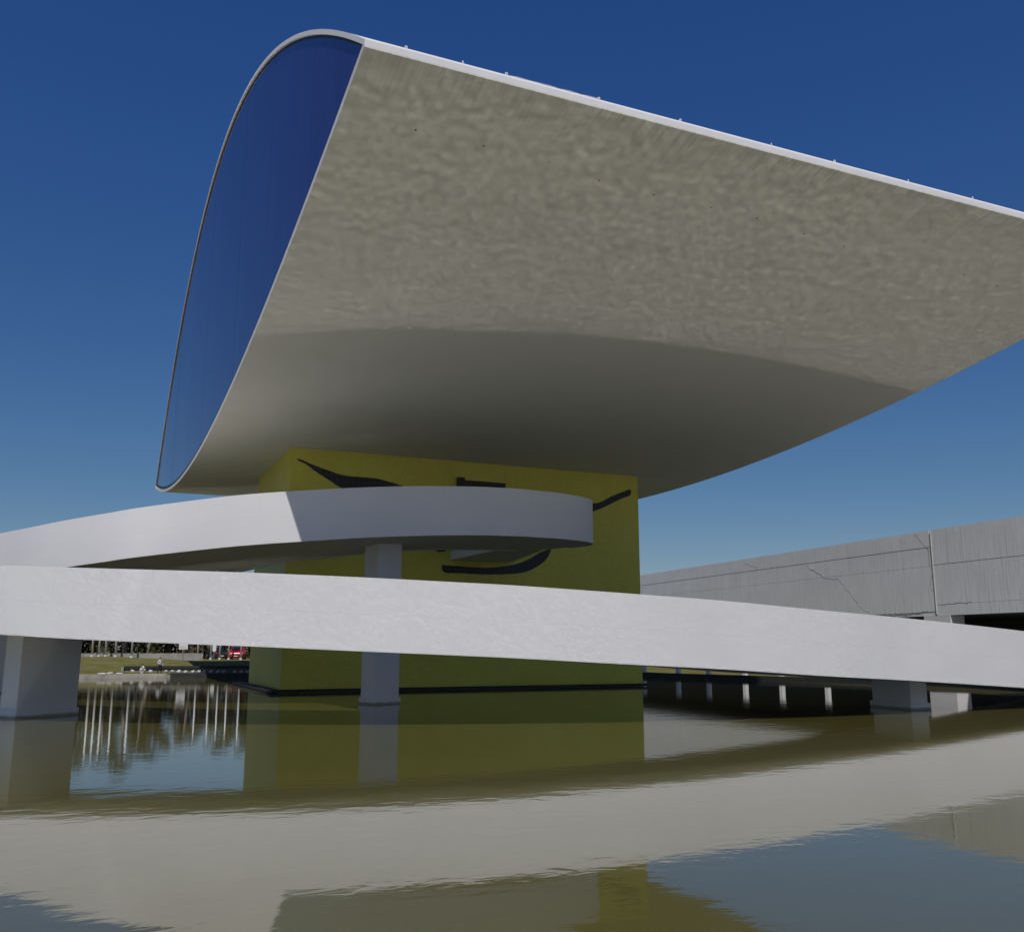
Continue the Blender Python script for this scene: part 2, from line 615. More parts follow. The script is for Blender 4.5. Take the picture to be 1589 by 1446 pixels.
def shell(name, f_out, f_in, x0, x1, mat, smooth=True):
    bm = bmesh.new()
    cols = []
    for y in ysamp:
        zo, zi = f_out(y), f_in(y)
        cols.append([bm.verts.new((x0, y, zo)), bm.verts.new((x1, y, zo)), bm.verts.new((x1, y, zi)), bm.verts.new((x0, y, zi))])
    side = []
    for i in range(NS):
        a, b = cols[i], cols[i + 1]
        for k in range(4):
            k2 = (k + 1) % 4
            f = bm.faces.new((a[k], a[k2], b[k2], b[k]))
            if k in (0, 2):
                f.smooth = True
    bm.faces.new(cols[0]); bm.faces.new(list(reversed(cols[-1])))
    bmesh.ops.recalc_face_normals(bm, faces=bm.faces)
    bm.edges.ensure_lookup_table()
    for e in bm.edges:
        if len(e.link_faces) == 2 and e.calc_face_angle(0) > 0.6:
            e.smooth = False
    return bm_obj(name, bm, mat, eye)

TH = 0.17
roof = shell('roof_shell', z_up, lambda y: max(z_up(y) - TH, z_lo(y) + 0.02), EX0, EX1, M_WHITE)
soff = shell('soffit_shell', z_lo, lambda y: min(z_lo(y) + 0.20, max(z_up(y) - TH, z_lo(y) + 0.02) - 0.003), EX0, EX1, M_SOFFIT)

# black gasket painting in the shadow gap, and glass panes on both glazed sides
def inset_lo(y): return z_lo(y) + 0.19
def inset_up(y): return z_up(y) - TH + 0.01
yn = [EYC - EHL + 0.35 + (2 * EHL - 0.7) * i / 46 for i in range(47)]
for sx, xg in ((-1, EX0 + 0.09), (1, EX1 - 0.12)):
    verts, faces = [], []
    n = 80
    yy = [EYC - EHL + 0.30 + (2 * EHL - 0.6) * i / n for i in range(n + 1)]
    for f0, sgn, fw in ((inset_lo, 1, 0.26), (inset_up, -1, 0.10)):
        b0 = len(verts)
        for y in yy:
            zi = f0(y) + sgn * fw
            mid = 0.5 * (inset_lo(y) + inset_up(y))
            zi = min(zi, mid) if sgn > 0 else max(zi, mid)
            for x in (xg - 0.02, xg + 0.06):
                verts += [(x, y, f0(y)), (x, y, zi)]
        for i in range(n):
            a = b0 + 4 * i; b = a + 4
            faces += [(a, a + 1, b + 1, b), (a + 2, b + 2, b + 3, a + 3), (a + 1, a + 3, b + 3, b + 1)]
    mesh_obj('shadow_gap_gasket', verts, faces, M_FRAME, eye)
    for i in range(46):
        y0, y1 = yn[i] + 0.008, yn[i + 1] - 0.008
        sub = [y0 + (y1 - y0) * k / 4 for k in range(5)]
        dx = rng.uniform(-0.002, 0.002)
        dr = rng.uniform(-0.007, 0.007)
        vv, ff = [], []
        for k, y in enumerate(sub):
            zb, zt = inset_lo(y) + 0.05, inset_up(y) - 0.05
            if zt < zb + 0.05: zt = zb + 0.05
            for x in (xg + dx + dr * (k / 4 - .5), xg + 0.03 + dx):
                vv += [(x, y, zb), (x, y, zt)]
        for k in range(4):
            a = 4 * k; b = a + 4
            ff += [(a, b, b + 1, a + 1), (a + 2, a + 3, b + 3, b + 2), (a + 1, b + 1, b + 3, a + 3), (a, a + 2, b + 2, b)]
        ff += [(0, 1, 3, 2), (16, 18, 19, 17)]
        mesh_obj('pane', vv, ff, M_GLASS, eye)
# roof fittings (lightning rail eyes and hooks) along the tip edge and the roof side
bm = bmesh.new()
ring = [(0.03 * math.cos(t), 0, 0.035 + 0.03 * math.sin(t)) for t in [2 * math.pi * k / 10 for k in range(11)]]
add_tube(bm, ring, 0.012, 5, cap=False)
add_tube(bm, [(0, 0, -0.08), (0, 0, 0.015)], 0.014, 5)
me_eye = bpy.data.meshes.new('roof_fitting'); bm.to_mesh(me_eye); bm.free(); me_eye.materials.append(M_WPAINT)
for x in (6.2, 7.7, 8.9, 11.6, 14.2, 17.4, 19.8, 22.8, 25.6, 28.4, 31.2, 34.0):
    o = bpy.data.objects.new('roof_fitting', me_eye)
    y = EYC - EHL + 0.16 + rng.uniform(0, 0.05)
    o.location = (x, y, z_up(y) + 0.03); o.rotation_euler = (0, 0, rng.uniform(-0.8, 0.8)); o.parent = eye
    C.objects.link(o)
# a sagging cable on the roof edge
bm = bmesh.new()
add_tube(bm, [(8.9 + 0.3 * i, 20.12, z_up(20.12) + 0.03 + 0.03 * abs(math.sin(i * 1.3))) for i in range(10)], 0.008, 5)
bm_obj('roof_cable', bm, M_WPAINT, eye)
# drain spots in a line across the soffit
for i in range(15):
    x = 7.2 + 1.95 * i + rng.uniform(-.15, .15)
    y = 22.2 + 0.10 * i + rng.uniform(-.12, .12)
    bm = bmesh.new()
    r0 = rng.uniform(0.012, 0.03)
    bmesh.ops.create_cone(bm, cap_ends=True, segments=8, radius1=r0, radius2=r0, depth=0.03,
                          matrix=Matrix.Translation((x, y, z_lo(y) - 0.004)))
    bm_obj('drain_outlet', bm, M_RUST, eye)

# ================================================================== YELLOW TOWER
TX0, TX1, TY0, TY1 = 9.45, 30.95, 49.9, 59.9
tower = empty('yellow_tower', ((TX0 + TX1) / 2, (TY0 + TY1) / 2, 0))
tower.location = (0, 0, 0)
tag(tower, 'broad yellow tiled tower with black brush strokes carrying the eye gallery', 'tower')
bm = bmesh.new()
n = 10
bot, topv = [], []
per = [(TX0, TY0), (TX1, TY0)] + [(TX1, TY0 + (TY1 - TY0) * k / n) for k in range(1, n)] + [(TX1, TY1), (TX0, TY1)] + [(TX0, TY1 - (TY1 - TY0) * k / n) for k in range(1, n)]
for x, y in per:
    bot.append(bm.verts.new((x, y, -0.8))); topv.append(bm.verts.new((x, y, z_lo(y) + 0.05)))
for i in range(len(per)):
    j = (i + 1) % len(per)
    bm.faces.new((bot[i], bot[j], topv[j], topv[i]))
bmesh.ops.recalc_face_normals(bm, faces=bm.faces)
bm_obj('tower_shaft', bm, M_YELLOW, tower)
# dark ledge at the water line
LX = 0.55
bm = bmesh.new()
for b in ((TX0 - LX, TX1 + 0.05, TY0 - 0.45, TY0 - 0.004, 0.03, 0.17), (TX0 - LX, TX0 - 0.004, TY0 - 0.004, TY1 + 3.0, 0.03, 0.17)):
    add_box(bm, *b)
bm_obj('base_ledge', bm, M_DARK, tower)

def stroke(pts, name='brush_stroke'):
    """flat tile inlay standing 12 mm proud of the tower's front face; pts = (x, z) outline"""
    # rounded brush outline with the slight raggedness of cut mosaic
    P = [Vector((*p, 0)) for p in pts]; n = len(P); out = []
    for i in range(n):
        p0, p1, p2, p3 = P[i - 1], P[i], P[(i + 1) % n], P[(i + 2) % n]
        m = max(2, int((p2 - p1).length / 0.10))
        for k in range(m):
            t = k / m
            q = 0.5 * ((2 * p1) + (-p0 + p2) * t + (2 * p0 - 5 * p1 + 4 * p2 - p3) * t * t + (-p0 + 3 * p1 - 3 * p2 + p3) * t ** 3)
            out.append((q.x + rng.uniform(-.006, .006), q.y + rng.uniform(-.010, .010)))
    return prism(name, out, TY0 - 0.012, TY0 + 0.02, M_BLACK, tower, 'Y')
stroke([(9.85, 12.16), (10.15, 12.08), (10.75, 11.86), (11.6, 11.62), (12.4, 11.44), (13.4, 11.42), (14.2, 11.40), (15.0, 11.25), (15.6, 11.12),
        (16.0, 10.98), (16.5, 10.6), (16.2, 10.2), (14.5, 10.3), (12.9, 10.5), (12.2, 10.76), (11.5, 11.15), (10.8, 11.55), (10.3, 11.88), (9.83, 12.08)])
stroke([(18.08, 6.76), (18.4, 6.78), (19.6, 6.74), (20.8, 6.72), (21.8, 6.84), (22.7, 7.02), (23.4, 7.30), (24.2, 7.75), (24.85, 7.95), (24.75, 7.62), (24.5, 7.28),
        (24.0, 6.92), (23.4, 6.62), (22.6, 6.45), (21.4, 6.36), (20.2, 6.34), (19.2, 6.36), (18.25, 6.38)])
stroke([(17.75, 7.55), (18.3, 7.58), (18.4, 7.86), (18.2, 7.95), (17.6, 7.95)])
stroke([(27.2, 10.75), (27.8, 10.86), (28.3, 10.98), (29.0, 11.35), (29.8, 11.68), (30.38, 11.88), (30.40, 11.56), (29.8, 11.28), (29.2, 11.00), (28.5, 10.66), (27.9, 10.42), (27.2, 10.2)])
# doorway at the end of the ramp bridge, with its projecting dark head
door = box_obj('door', (18.95, 21.75, TY0 - 0.06, TY0 - 0.004, 7.55, 11.38), simple('dark_door_glass', (0.012, 0.014, 0.016), 0.2), tower)
bm = bmesh.new()
add_box(bm, 18.90, 19.30, TY0 - 0.30, TY0 - 0.004, 7.55, 11.78)
add_box(bm, 19.30, 21.85, TY0 - 0.22, TY0 - 0.004, 11.40, 11.64)
add_box(bm, 21.45, 21.85, TY0 - 0.20, TY0 - 0.004, 7.55, 11.40)
bm_obj('door_frame', bm, M_FRAME, tower)

# ================================================================== RAMP
def catmull(pts, per=6):
    P = [Vector(p) for p in pts]
    out = []
    for i in range(len(P) - 1):
        p0 = P[max(0, i - 1)]; p1 = P[i]; p2 = P[i + 1]; p3 = P[min(len(P) - 1, i + 2)]
        for k in range(per):
            t = k / per
            out.append(0.5 * ((2 * p1) + (-p0 + p2) * t + (2 * p0 - 5 * p1 + 4 * p2 - p3) * t * t + (-p0 + 3 * p1 - 3 * p2 + p3) * t ** 3))
    out.append(P[-1])
    return out

# stations: (outer x, outer y, inner x, inner y, bottom z, height of the side wall)
# outer = camera side on the lower flight; it becomes the far side of the upper flight after the hairpin
LOWF = [(48.8, 29.9, -0.17), (44.0, 28.3, 0.12), (38.0, 26.6, 0.46), (32.6, 25.45, 0.77), (26.4, 24.86, 1.13), (22.2, 24.64, 1.35), (18.4, 24.78, 1.59), (14.9, 25.12, 1.77),
        (11.7, 25.80, 1.95), (9.85, 26.38, 2.04), (7.4, 27.12, 2.15), (4.7, 28.40, 2.28), (2.83, 29.44, 2.36), (-0.09, 31.43, 2.50), (-2.28, 33.40, 2.65)]
W = 5.1
ST = []
n = len(LOWF)
for i, (x, y, z) in enumerate(LOWF):
    a = LOWF[max(0, i - 1)]; b = LOWF[min(n - 1, i + 1)]
    d = Vector((b[0] - a[0], b[1] - a[1])).normalized()
    nn = Vector((d.y, -d.x))                       # right-hand side when walking up
    ST.append((x, y, x + nn.x * W, y + nn.y * W, z, 2.12))
HAIR = [((-5.5, 36.6), (-1.9, 40.6), 2.85), ((-9.2, 40.6), (-5.2, 44.3), 3.15), ((-13.2, 45.4), (-8.8, 48.5), 3.5), ((-16.5, 50.5), (-10.7, 51.6), 3.9), ((-17.5, 55.5), (-11.1, 53.2), 4.2),
        ((-15.8, 60.4), (-10.6, 54.5), 4.45), ((-11.5, 63.2), (-9.4, 55.0), 4.7), ((-6.2, 62.4), (-7.6, 54.0), 4.9), ((-1.8, 58.6), (-5.6, 51.2), 5.08), ((1.8, 54.4), (-3.75, 48.1), 5.22)]
for (a, b, z) in HAIR:
    ST.append((*a, *b, z, 2.06))
UPP = [((3.7, 51.4), (-2.35, 45.7), 5.36), ((5.1, 48.9), (-0.92, 43.75), 5.52), ((6.2, 46.8), (0.6, 41.95), 5.67), ((7.0, 45.3), (1.75, 40.72), 5.80), ((8.2, 43.6), (4.41, 38.25), 6.03), ((9.4, 42.4), (5.95, 37.28), 6.16), ((10.9, 41.4), (7.8, 36.52), 6.30),
       ((12.2, 41.0), (9.69, 36.05), 6.46), ((13.8, 41.0), (11.69, 35.74), 6.60), ((15.6, 41.3), (14.08, 35.53), 6.72), ((17.1, 41.6), (16.1, 35.62), 6.79), ((18.3, 41.75), (17.46, 35.90), 6.82),
       ((19.4, 41.65), (18.56, 36.29), 6.86), ((20.3, 41.2), (19.45, 36.74), 6.89), ((21.0, 40.4), (20.5, 37.42), 6.93), ((21.38, 39.6), (21.22, 38.2), 6.95), ((21.46, 38.9), (21.455, 38.85), 6.96)]
for (a, b, z) in UPP:
    ST.append((*a, *b, z, 2.0))
PER = 6
pts_o = catmull([(s[0], s[1], s[4]) for s in ST], PER)
pts_i = catmull([(s[2], s[3], s[4]) for s in ST], PER)
hts = [v.x for v in catmull([(s[5], 0, 0) for s in ST], PER)]

ramp = empty('pedestrian_ramp')
tag(ramp, 'white curving concrete ramp with solid parapets winding over the water to the tower', 'ramp')

def off2(pts, d):
    """offset a polyline sideways (2D) by d to the left of its heading"""
    out = []
    for i, p in enumerate(pts):
        a = pts[max(0, i - 1)]; b = pts[min(len(pts) - 1, i + 1)]
        t = Vector((b.x - a.x, b.y - a.y)).normalized()
        out.append(Vector((p.x - t.y * d, p.y + t.x * d, p.z)))
    return out
def parapet(name, pts, hts, side, mat):
    ins = off2(pts, side * 0.18)
    bm = bmesh.new()
    rows = []
    la = bm.verts.layers.float.new('along'); lu = bm.verts.layers.float.new('up'); acc = 0.0; last = None
    for p, q, h in zip(pts, ins, hts):
        rows.append([bm.verts.new((p.x, p.y, p.z)), bm.verts.new((p.x, p.y, p.z + h)), bm.verts.new((q.x, q.y, q.z + h)), bm.verts.new((q.x, q.y, q.z))])
        acc += (p - last).length if last is not None else 0.0
        last = p
        for vv, u in zip(rows[-1], (0, 1, 1, 0)):
            vv[la] = acc; vv[lu] = u
    for i in range(len(rows) - 1):
        for k in range(4):
            k2 = (k + 1) % 4
            f = bm.faces.new((rows[i][k], rows[i][k2], rows[i + 1][k2], rows[i + 1][k])); f.smooth = True
    bm.faces.new(rows[0]); bm.faces.new(list(reversed(rows[-1])))
    bmesh.ops.recalc_face_normals(bm, faces=bm.faces)
    for e in bm.edges:
        if len(e.link_faces) == 2 and e.calc_face_angle(0) > 0.6:
            e.smooth = False
    return bm_obj(name, bm, mat, ramp)
# outer parapet, leaving the gap where the bridge leaves the landing
gap = lambda p: p.y > 40.2 and 18.7 < p.x < 22.3 and p.z > 6.5
i0 = next(i for i, p in enumerate(pts_o) if gap(p))
i1 = max(i for i, p in enumerate(pts_o) if gap(p))
parapet('parapet', pts_o[:i0 + 1], hts[:i0 + 1], -1, M_PARAPET)
end = pts_o[i1:] + list(reversed(pts_i))[1:]
endh = hts[i1:] + list(reversed(hts))[1:]
parapet('parapet', end, endh, -1, M_PARAPET)
# deck slab between the parapets
do, di = off2(pts_o, -0.182), off2(pts_i, 0.182)
bm = bmesh.new()
rows = []
for p, q in zip(do[:-3], di[:-3]):
    rows.append([bm.verts.new((p.x, p.y, p.z + 0.03)), bm.verts.new((p.x, p.y, p.z + 0.50)), bm.verts.new((q.x, q.y, q.z + 0.50)), bm.verts.new((q.x, q.y, q.z + 0.03))])
for i in range(len(rows) - 1):
    for k in range(4):
        k2 = (k + 1) % 4
        f = bm.faces.new((rows[i][k], rows[i][k2], rows[i + 1][k2], rows[i + 1][k]))
bm.faces.new(rows[0]); bm.faces.new(list(reversed(rows[-1])))
bmesh.ops.recalc_face_normals(bm, faces=bm.faces)
bm_obj('deck', bm, M_SOFFIT, ramp)

# bridge from the round landing to the tower door
bm = bmesh.new()
vs = [bm.verts.new(p) for p in ((18.2, 41.85, 6.92), (20.2, 41.45, 6.92), (22.3, TY0 - 0.06, 7.08), (18.55, TY0 - 0.06, 7.08), (18.2, 41.85, 7.42), (20.2, 41.45, 7.42), (22.3, TY0 - 0.06, 7.52), (18.55, TY0 - 0.06, 7.52))]
for f in ((3, 2, 1, 0), (4, 5, 6, 7), (0, 1, 5, 4), (1, 2, 6, 5), (2, 3, 7, 6), (3, 0, 4, 7)):
    bm.faces.new([vs[i] for i in f])
bm_obj('bridge_slab', bm, M_WHITE, ramp)
for xa, ya, xb in ((18.25, 41.9, 18.6), (20.05, 41.6, 22.1)):
    bm = bmesh.new()
    vs = [bm.verts.new(p) for p in ((xa, ya, 7.40), (xa + .16, ya, 7.40), (xb + .16, TY0 - 0.33, 7.50), (xb, TY0 - 0.33, 7.50), (xa, ya, 8.4), (xa + .16, ya, 8.4), (xb + .16, TY0 - 0.33, 8.5), (xb, TY0 - 0.33, 8.5))]
    for f in ((3, 2, 1, 0), (4, 5, 6, 7), (0, 1, 5, 4), (1, 2, 6, 5), (2, 3, 7, 6), (3, 0, 4, 7)):
        bm.faces.new([vs[i] for i in f])
    bm_obj('bridge_parapet', bm, M_WHITE, ramp)

def pier(corner, u, lu, lv, ztop, plinth=0.12, zt2=None):
    """rectangular pier; corner nearest the camera, u = direction of one side, v = its left normal"""
    u = Vector((*u, 0)).normalized(); v = Vector((-u.y, u.x, 0))
    c = Vector((*corner, 0))
    Mx = Matrix(((u.x, v.x, 0, c.x), (u.y, v.y, 0, c.y), (0, 0, 1, 0), (0, 0, 0, 1)))
    p = box_obj('pier', (0, lu, 0, lv, -0.85, ztop), M_PIER, ramp, bevel=0.015, M=Mx)
    box_obj('plinth', (-plinth, lu + plinth, -plinth, lv + plinth, -0.9, 0.24), M_PIER, p, bevel=0.02, M=Mx)
    return p
pier((11.05, 38.25), (1.18, 0.40), 1.20, 1.0, 6.62, 0.06)
pier((-1.72, 35.45), (0.76, 0.65), 2.35, 0.78, 2.66, 0.06)
pier((28.30, 26.95), (0.70, -0.08), 0.75, 2.15, 1.12, 0.08)
pier((-15.5, 52.5), (0.98, -0.2), 2.2, 0.8, 4.15, 0.08)
pier((-4.5, 57.0), (0.6, -0.8), 2.2, 0.8, 5.12, 0.08)

# ================================================================== LONG WING ON THE RIGHT
A = Vector((50.2, 38.2)); B = Vector((54.4, 88.1))
wd = (B - A).normalized()
ang = math.atan2(wd.y, wd.x)
wing = empty('museum_wing', (A.x, A.y, 0), ang)       # local +x runs along the facade to the back, local -y towards the building's inside
tag(wing, 'long low building with streaked silver-grey concrete fascia at the right', 'building')
ZB, ZT = 4.30, 9.90
JX = 7.55                                             # the open joint
L0, L1 = -46.0, 105.0
# core, roof and soffit
bm = bmesh.new()
add_box(bm, L0, L1, -30.0, -0.05, ZB + 0.02, ZT - 0.03)
bm_obj('fascia_core', bm, simple('dark_joint_concrete', (0.085, 0.087, 0.09), 0.85), wing)
def fascia_panel(x0, x1, z0, z1, proud=0.0):
    bm = bmesh.new()
    g = 0.008
    nx = max(2, int((x1 - x0) / 1.2))
    # slightly wavy lower and upper edges so that the joints are not ruled lines
    top, bot = [], []
    for i in range(nx + 1):
        x = x0 + g + (x1 - x0 - 2 * g) * i / nx
        wob = 0.016 * noise.noise(Vector((x * 0.9, z0, 1.0)))
        wob2 = 0.016 * noise.noise(Vector((x * 0.9, z1, 1.0)))
        bot.append((x, z0 + g + (wob if z0 > ZB else 0)))
        top.append((x, z1 - g + wob2 - (0 if z1 < ZT else 0)))
    fr, bk = [], []
    for (x, z) in bot + top[::-1]:
        fr.append(bm.verts.new((x, proud, z))); bk.append(bm.verts.new((x, -0.046, z)))
    m = len(fr)
    for i in range(nx):
        bm.faces.new((fr[i], fr[i + 1], fr[m - 2 - i], fr[m - 1 - i]))
    for i in range(m):
        j = (i + 1) % m
        bm.faces.new((fr[i], bk[i], bk[j], fr[j]))
    bmesh.ops.recalc_face_normals(bm, faces=bm.faces)
    return bm_obj('fascia_panel', bm, M_SILVER, wing)
for (z0, z1, p) in ((8.80, 9.90, 0.012), (7.55, 8.80, 0.0), (4.56, 7.55, 0.006), (4.30, 4.56, -0.012)):
    for (x0, x1) in ((JX + 0.07, 30.0), (30.0, L1)):
        fascia_panel(x0, x1, z0, z1, p)
for (z0, z1, p) in ((7.60, 9.90, 0.010), (5.02, 7.60, 0.0), (4.30, 5.02, 0.008)):
    for (x0, x1) in ((L0, -18.0), (-18.0, JX - 0.07)):
        fascia_panel(x0, x1, z0, z1, p)
# lighter drain strip in the joint
box_obj('joint_strip', (JX - 0.10, JX - 0.03, 0.012, 0.05, 4.4, 9.86), simple('pale_joint_mortar', (0.52, 0.52, 0.50), 0.8), wing)
M_CRACK = simple('crack_tar', (0.38, 0.383, 0.39), 0.9)
def crack(pts, w=0.02):
    P = []
    for i in range(len(pts) - 1):
        a, b = Vector(pts[i]), Vector(pts[i + 1])
        m = max(2, int((b - a).length / 0.18))
        for k in range(m):
            P.append(a.lerp(b, k / m) + Vector((rng.uniform(-.06, .06), rng.uniform(-.06, .06))))
    P.append(Vector(pts[-1]))
    bm = bmesh.new(); prev = None
    for i, p in enumerate(P):
        d = (P[min(i + 1, len(P) - 1)] - P[max(i - 1, 0)]).normalized()
        nn = Vector((-d.y, d.x)) * w * rng.uniform(0.5, 1.3) * 0.5
        r = [bm.verts.new((p.x + nn.x, 0.016, p.y + nn.y)), bm.verts.new((p.x - nn.x, 0.016, p.y - nn.y)), bm.verts.new((p.x - nn.x, -0.03, p.y - nn.y)), bm.verts.new((p.x + nn.x, -0.03, p.y + nn.y))]
        if prev:
            for k in range(4):
                bm.faces.new((prev[k], prev[(k + 1) % 4], r[(k + 1) % 4], r[k]))
        prev = r
    bmesh.ops.recalc_face_normals(bm, faces=bm.faces)
    return bm_obj('crack', bm, M_CRACK, wing)
crack([(20.8, 8.6), (18.6, 7.5), (17.0, 7.3), (15.6, 5.9), (14.6, 5.0), (13.6, 4.55), (10.4, 4.5), (8.2, 4.62)], 0.022)
crack([(29.5, 9.5), (27.5, 8.95)], 0.05)
crack([(8.9, 9.75), (8.3, 9.2), (7.8, 8.6), (7.75, 7.6)], 0.05)
crack([(10.4, 9.6), (10.1, 9.3), (9.8, 9.25)], 0.035)
crack([(7.6, 7.0), (7.9, 6.3), (7.65, 5.9)], 0.03)
crack([(7.35, 5.0), (4.5, 5.05)], 0.035)
# soffit beams, a dark wall added for the deep shade and piers under the fascia
M_UNDER = simple('shaded_soffit_concrete', (0.22, 0.22, 0.21), 0.85)
box_obj('shade_backing', (L0, L1, -14.0, -13.5, GZ, ZB + 0.01), simple('dark_shade_colour', (0.03, 0.033, 0.036), 0.4), wing)
for k, px in enumerate((-33.0, -13.0, 6.35)):
    bm = bmesh.new()
    vs = add_box(bm, px, px + 2.3, -1.1, 0.03, -0.6, 4.295)
    bm_obj('support_pier', bm, M_WHITE, wing)

# ================================================================== SMALL THINGS ALONG THE RIGHT BANK
bm = bmesh.new()
add_box(bm, -0.15, 0.15, -0.15, 0.15, 0, 1.05)
bmesh.ops.bevel(bm, geom=list(bm.edges), offset=0.02, segments=1, affect='EDGES')
me_post = bpy.data.meshes.new('bollard_shaft'); bm.to_mesh(me_post); bm.free(); me_post.materials.append(M_WPAINT)
bm = bmesh.new()
add_box(bm, -0.18, 0.18, -0.18, 0.18, 1.05, 1.11)
bmesh.ops.bevel(bm, geom=list(bm.edges), offset=0.02, segments=1, affect='EDGES')
me_cap = bpy.data.meshes.new('cap'); bm.to_mesh(me_cap); bm.free(); me_cap.materials.append(M_WPAINT)
ordn = ['nearest the yellow tower edge', 'second from the yellow tower edge', 'third from the yellow tower edge', 'fourth from the yellow tower edge', 'fifth from the yellow tower edge', 'sixth from the yellow tower edge',
        'just right of the squat ramp pier', 'farthest right, past the squat ramp pier']
for k, (x, y) in enumerate([(41.9, 67.3), (42.7, 63.6), (43.4, 60.6), (44.15, 57.2), (44.8, 54.0), (45.6, 50.4), (48.9, 35.6), (50.0, 30.2)]):
    o = empty('bollard', (x, y, GZ + 0.08), R(12))
    tag(o, 'white square bollard on the far pool kerb, ' + ordn[k], 'bollard', 'white bollards on the pool kerb')
    for nm, me in (('shaft', me_post), ('cap', me_cap)):
        c = bpy.data.objects.new(nm, me); c.parent = o; C.objects.link(c)

# ================================================================== LEFT BANK
# long low planter wall with boulders in front
pw = empty('planter_wall', (0, 0, 0))
tag(pw, 'long low dark wall with grey face set into the lawn bank', 'wall')
P0, P1 = Vector((3.45, 84.2)), Vector((15.2, 80.9))
dv = (P1 - P0); Lw = dv.length; rz = math.atan2(dv.y, dv.x)
Mw = Matrix.Translation((P0.x, P0.y, 0)) @ Matrix.Rotation(rz, 4, 'Z')
box_obj('wall_face', (0, Lw, 0, 0.5, 0.1, 0.62), simple('grey_wall_render', (0.16, 0.17, 0.175), 0.85, var=0.3), pw, M=Mw)
box_obj('wall_coping', (-0.05, Lw, -0.12, 0.62, 0.62, 0.80), M_DARK, pw, M=Mw)
box_obj('wall_end', (-0.25, -0.06, -0.1, 0.55, 0.1, 0.72), M_CONC, pw, M=Mw)
bm = bmesh.new()
bmesh.ops.create_icosphere(bm, subdivisions=2, radius=1.0)
for v in bm.verts:
    v.co *= 1 + 0.22 * noise.noise(v.co * 1.3)
    v.co.z *= 0.8
me_st = bpy.data.meshes.new('boulder'); bm.to_mesh(me_st); bm.free(); me_st.materials.append(M_STONE)
for p in me_st.polygons: p.use_smooth = True
sx = [0.7, 1.4, 2.1, 3.3, 3.8, 4.3, 4.8, 5.4, 5.9, 6.3, 6.8, 7.35, 7.8, 8.7, 9.2, 9.7, 10.3, 10.7, 11.1, 11.5, 11.9]
ords = ['first', 'second', 'third', 'fourth', 'fifth', 'sixth', 'seventh', 'eighth', 'ninth', 'tenth', 'eleventh', 'twelfth', 'thirteenth', 'fourteenth', 'fifteenth', 'sixteenth', 'seventeenth', 'eighteenth', 'nineteenth', 'twentieth', 'twenty-first']
for k, t in enumerate(sx):
    o = bpy.data.objects.new('boulder', me_st); C.objects.link(o)
    w = Mw @ Vector((t, -0.32, 0.0))
    s = rng.uniform(0.13, 0.19)
    o.location = (w.x, w.y, lawn_z(w.x, w.y) + s * 0.5); o.scale = (s * 1.15, s, s)
    o.rotation_euler = (rng.uniform(-.4, .4), rng.uniform(-.4, .4), rng.uniform(0, 6.28))
    tag(o, 'pale round boulder, %s from the left in front of the low dark wall' % ords[k], 'boulder', 'boulders along the low wall')
# rubble by the kerb on the left
for k, (x, y, s) in enumerate([(1.7, 79.9, 0.20), (2.3, 80.0, 0.26), (2.9, 80.0, 0.18)]):
    o = bpy.data.objects.new('boulder', me_st); C.objects.link(o)
    o.location = (x, y, GZ + 0.06 + s * 0.2); o.scale = (s * 1.8, s, s * 0.55); o.rotation_euler = (0, 0, k * 1.3)
    tag(o, ['left', 'middle', 'right'][k] + ' of three flat pale rocks lying by the kerb near the left pier', 'rock', 'flat rocks by the kerb')
# road-edge wall on top of the bank, left part
o = kerb('roadside_wall', [(-14, 104.5), (-6, 104.2), (0, 103.8), (6, 103.2), (11.5, 102.4)], 0.4, 0.9, 1.72, M_CONC)
tag(o, 'low grey stone wall running along the top of the grass bank', 'wall')

def flag_pole(x, y, h, label):
    z = lawn_z(x, y)
    o = empty('flag_pole', (x, y, z - 0.05))
    bm = bmesh.new()
    add_tube(bm, [(0, 0, 0), (0, 0, h * .5), (0, 0, h)], [0.10, 0.09, 0.06], 10)
    bm_obj('shaft', bm, M_WPAINT, o, True)
    bm = bmesh.new()
    bmesh.ops.create_uvsphere(bm, u_segments=8, v_segments=6, radius=0.09, matrix=Matrix.Translation((0, 0, h + 0.06)))
    bm_obj('finial', bm, M_WPAINT, o, True)
    bm = bmesh.new()
    add_tube(bm, [(0, 0, 0), (0, 0, 0.22)], [0.15, 0.14], 10)
    bm_obj('base_plate', bm, M_WPAINT, o)
    tag(o, label, 'flag pole', 'white flag poles on the bank')
PL = [(1.15, 102.6, 'leftmost white flag pole on the bank, beside the big left ramp pier'), (1.75, 102.5, 'white flag pole, second from the left on the bank'), (2.35, 102.4, 'white flag pole, third from the left on the bank'),
      (3.25, 102.2, 'white flag pole, fourth from the left, standing apart on the bank'), (4.72, 102.0, 'white flag pole beside the small street lamp on the bank'),
      (12.0, 112.0, 'white flag pole between the square sign and the oval sign'), (13.4, 112.0, 'white flag pole just left of the oval white sign'),
      (14.3, 111.5, 'white flag pole between the oval sign and the dark car'), (15.2, 111.0, 'white flag pole in front of the dark parked car'), (16.3, 109.5, 'white flag pole in front of the red parked car')]
for x, y, l in PL:
    flag_pole(x, y, 6.4 + rng.uniform(-.15, .15), l)

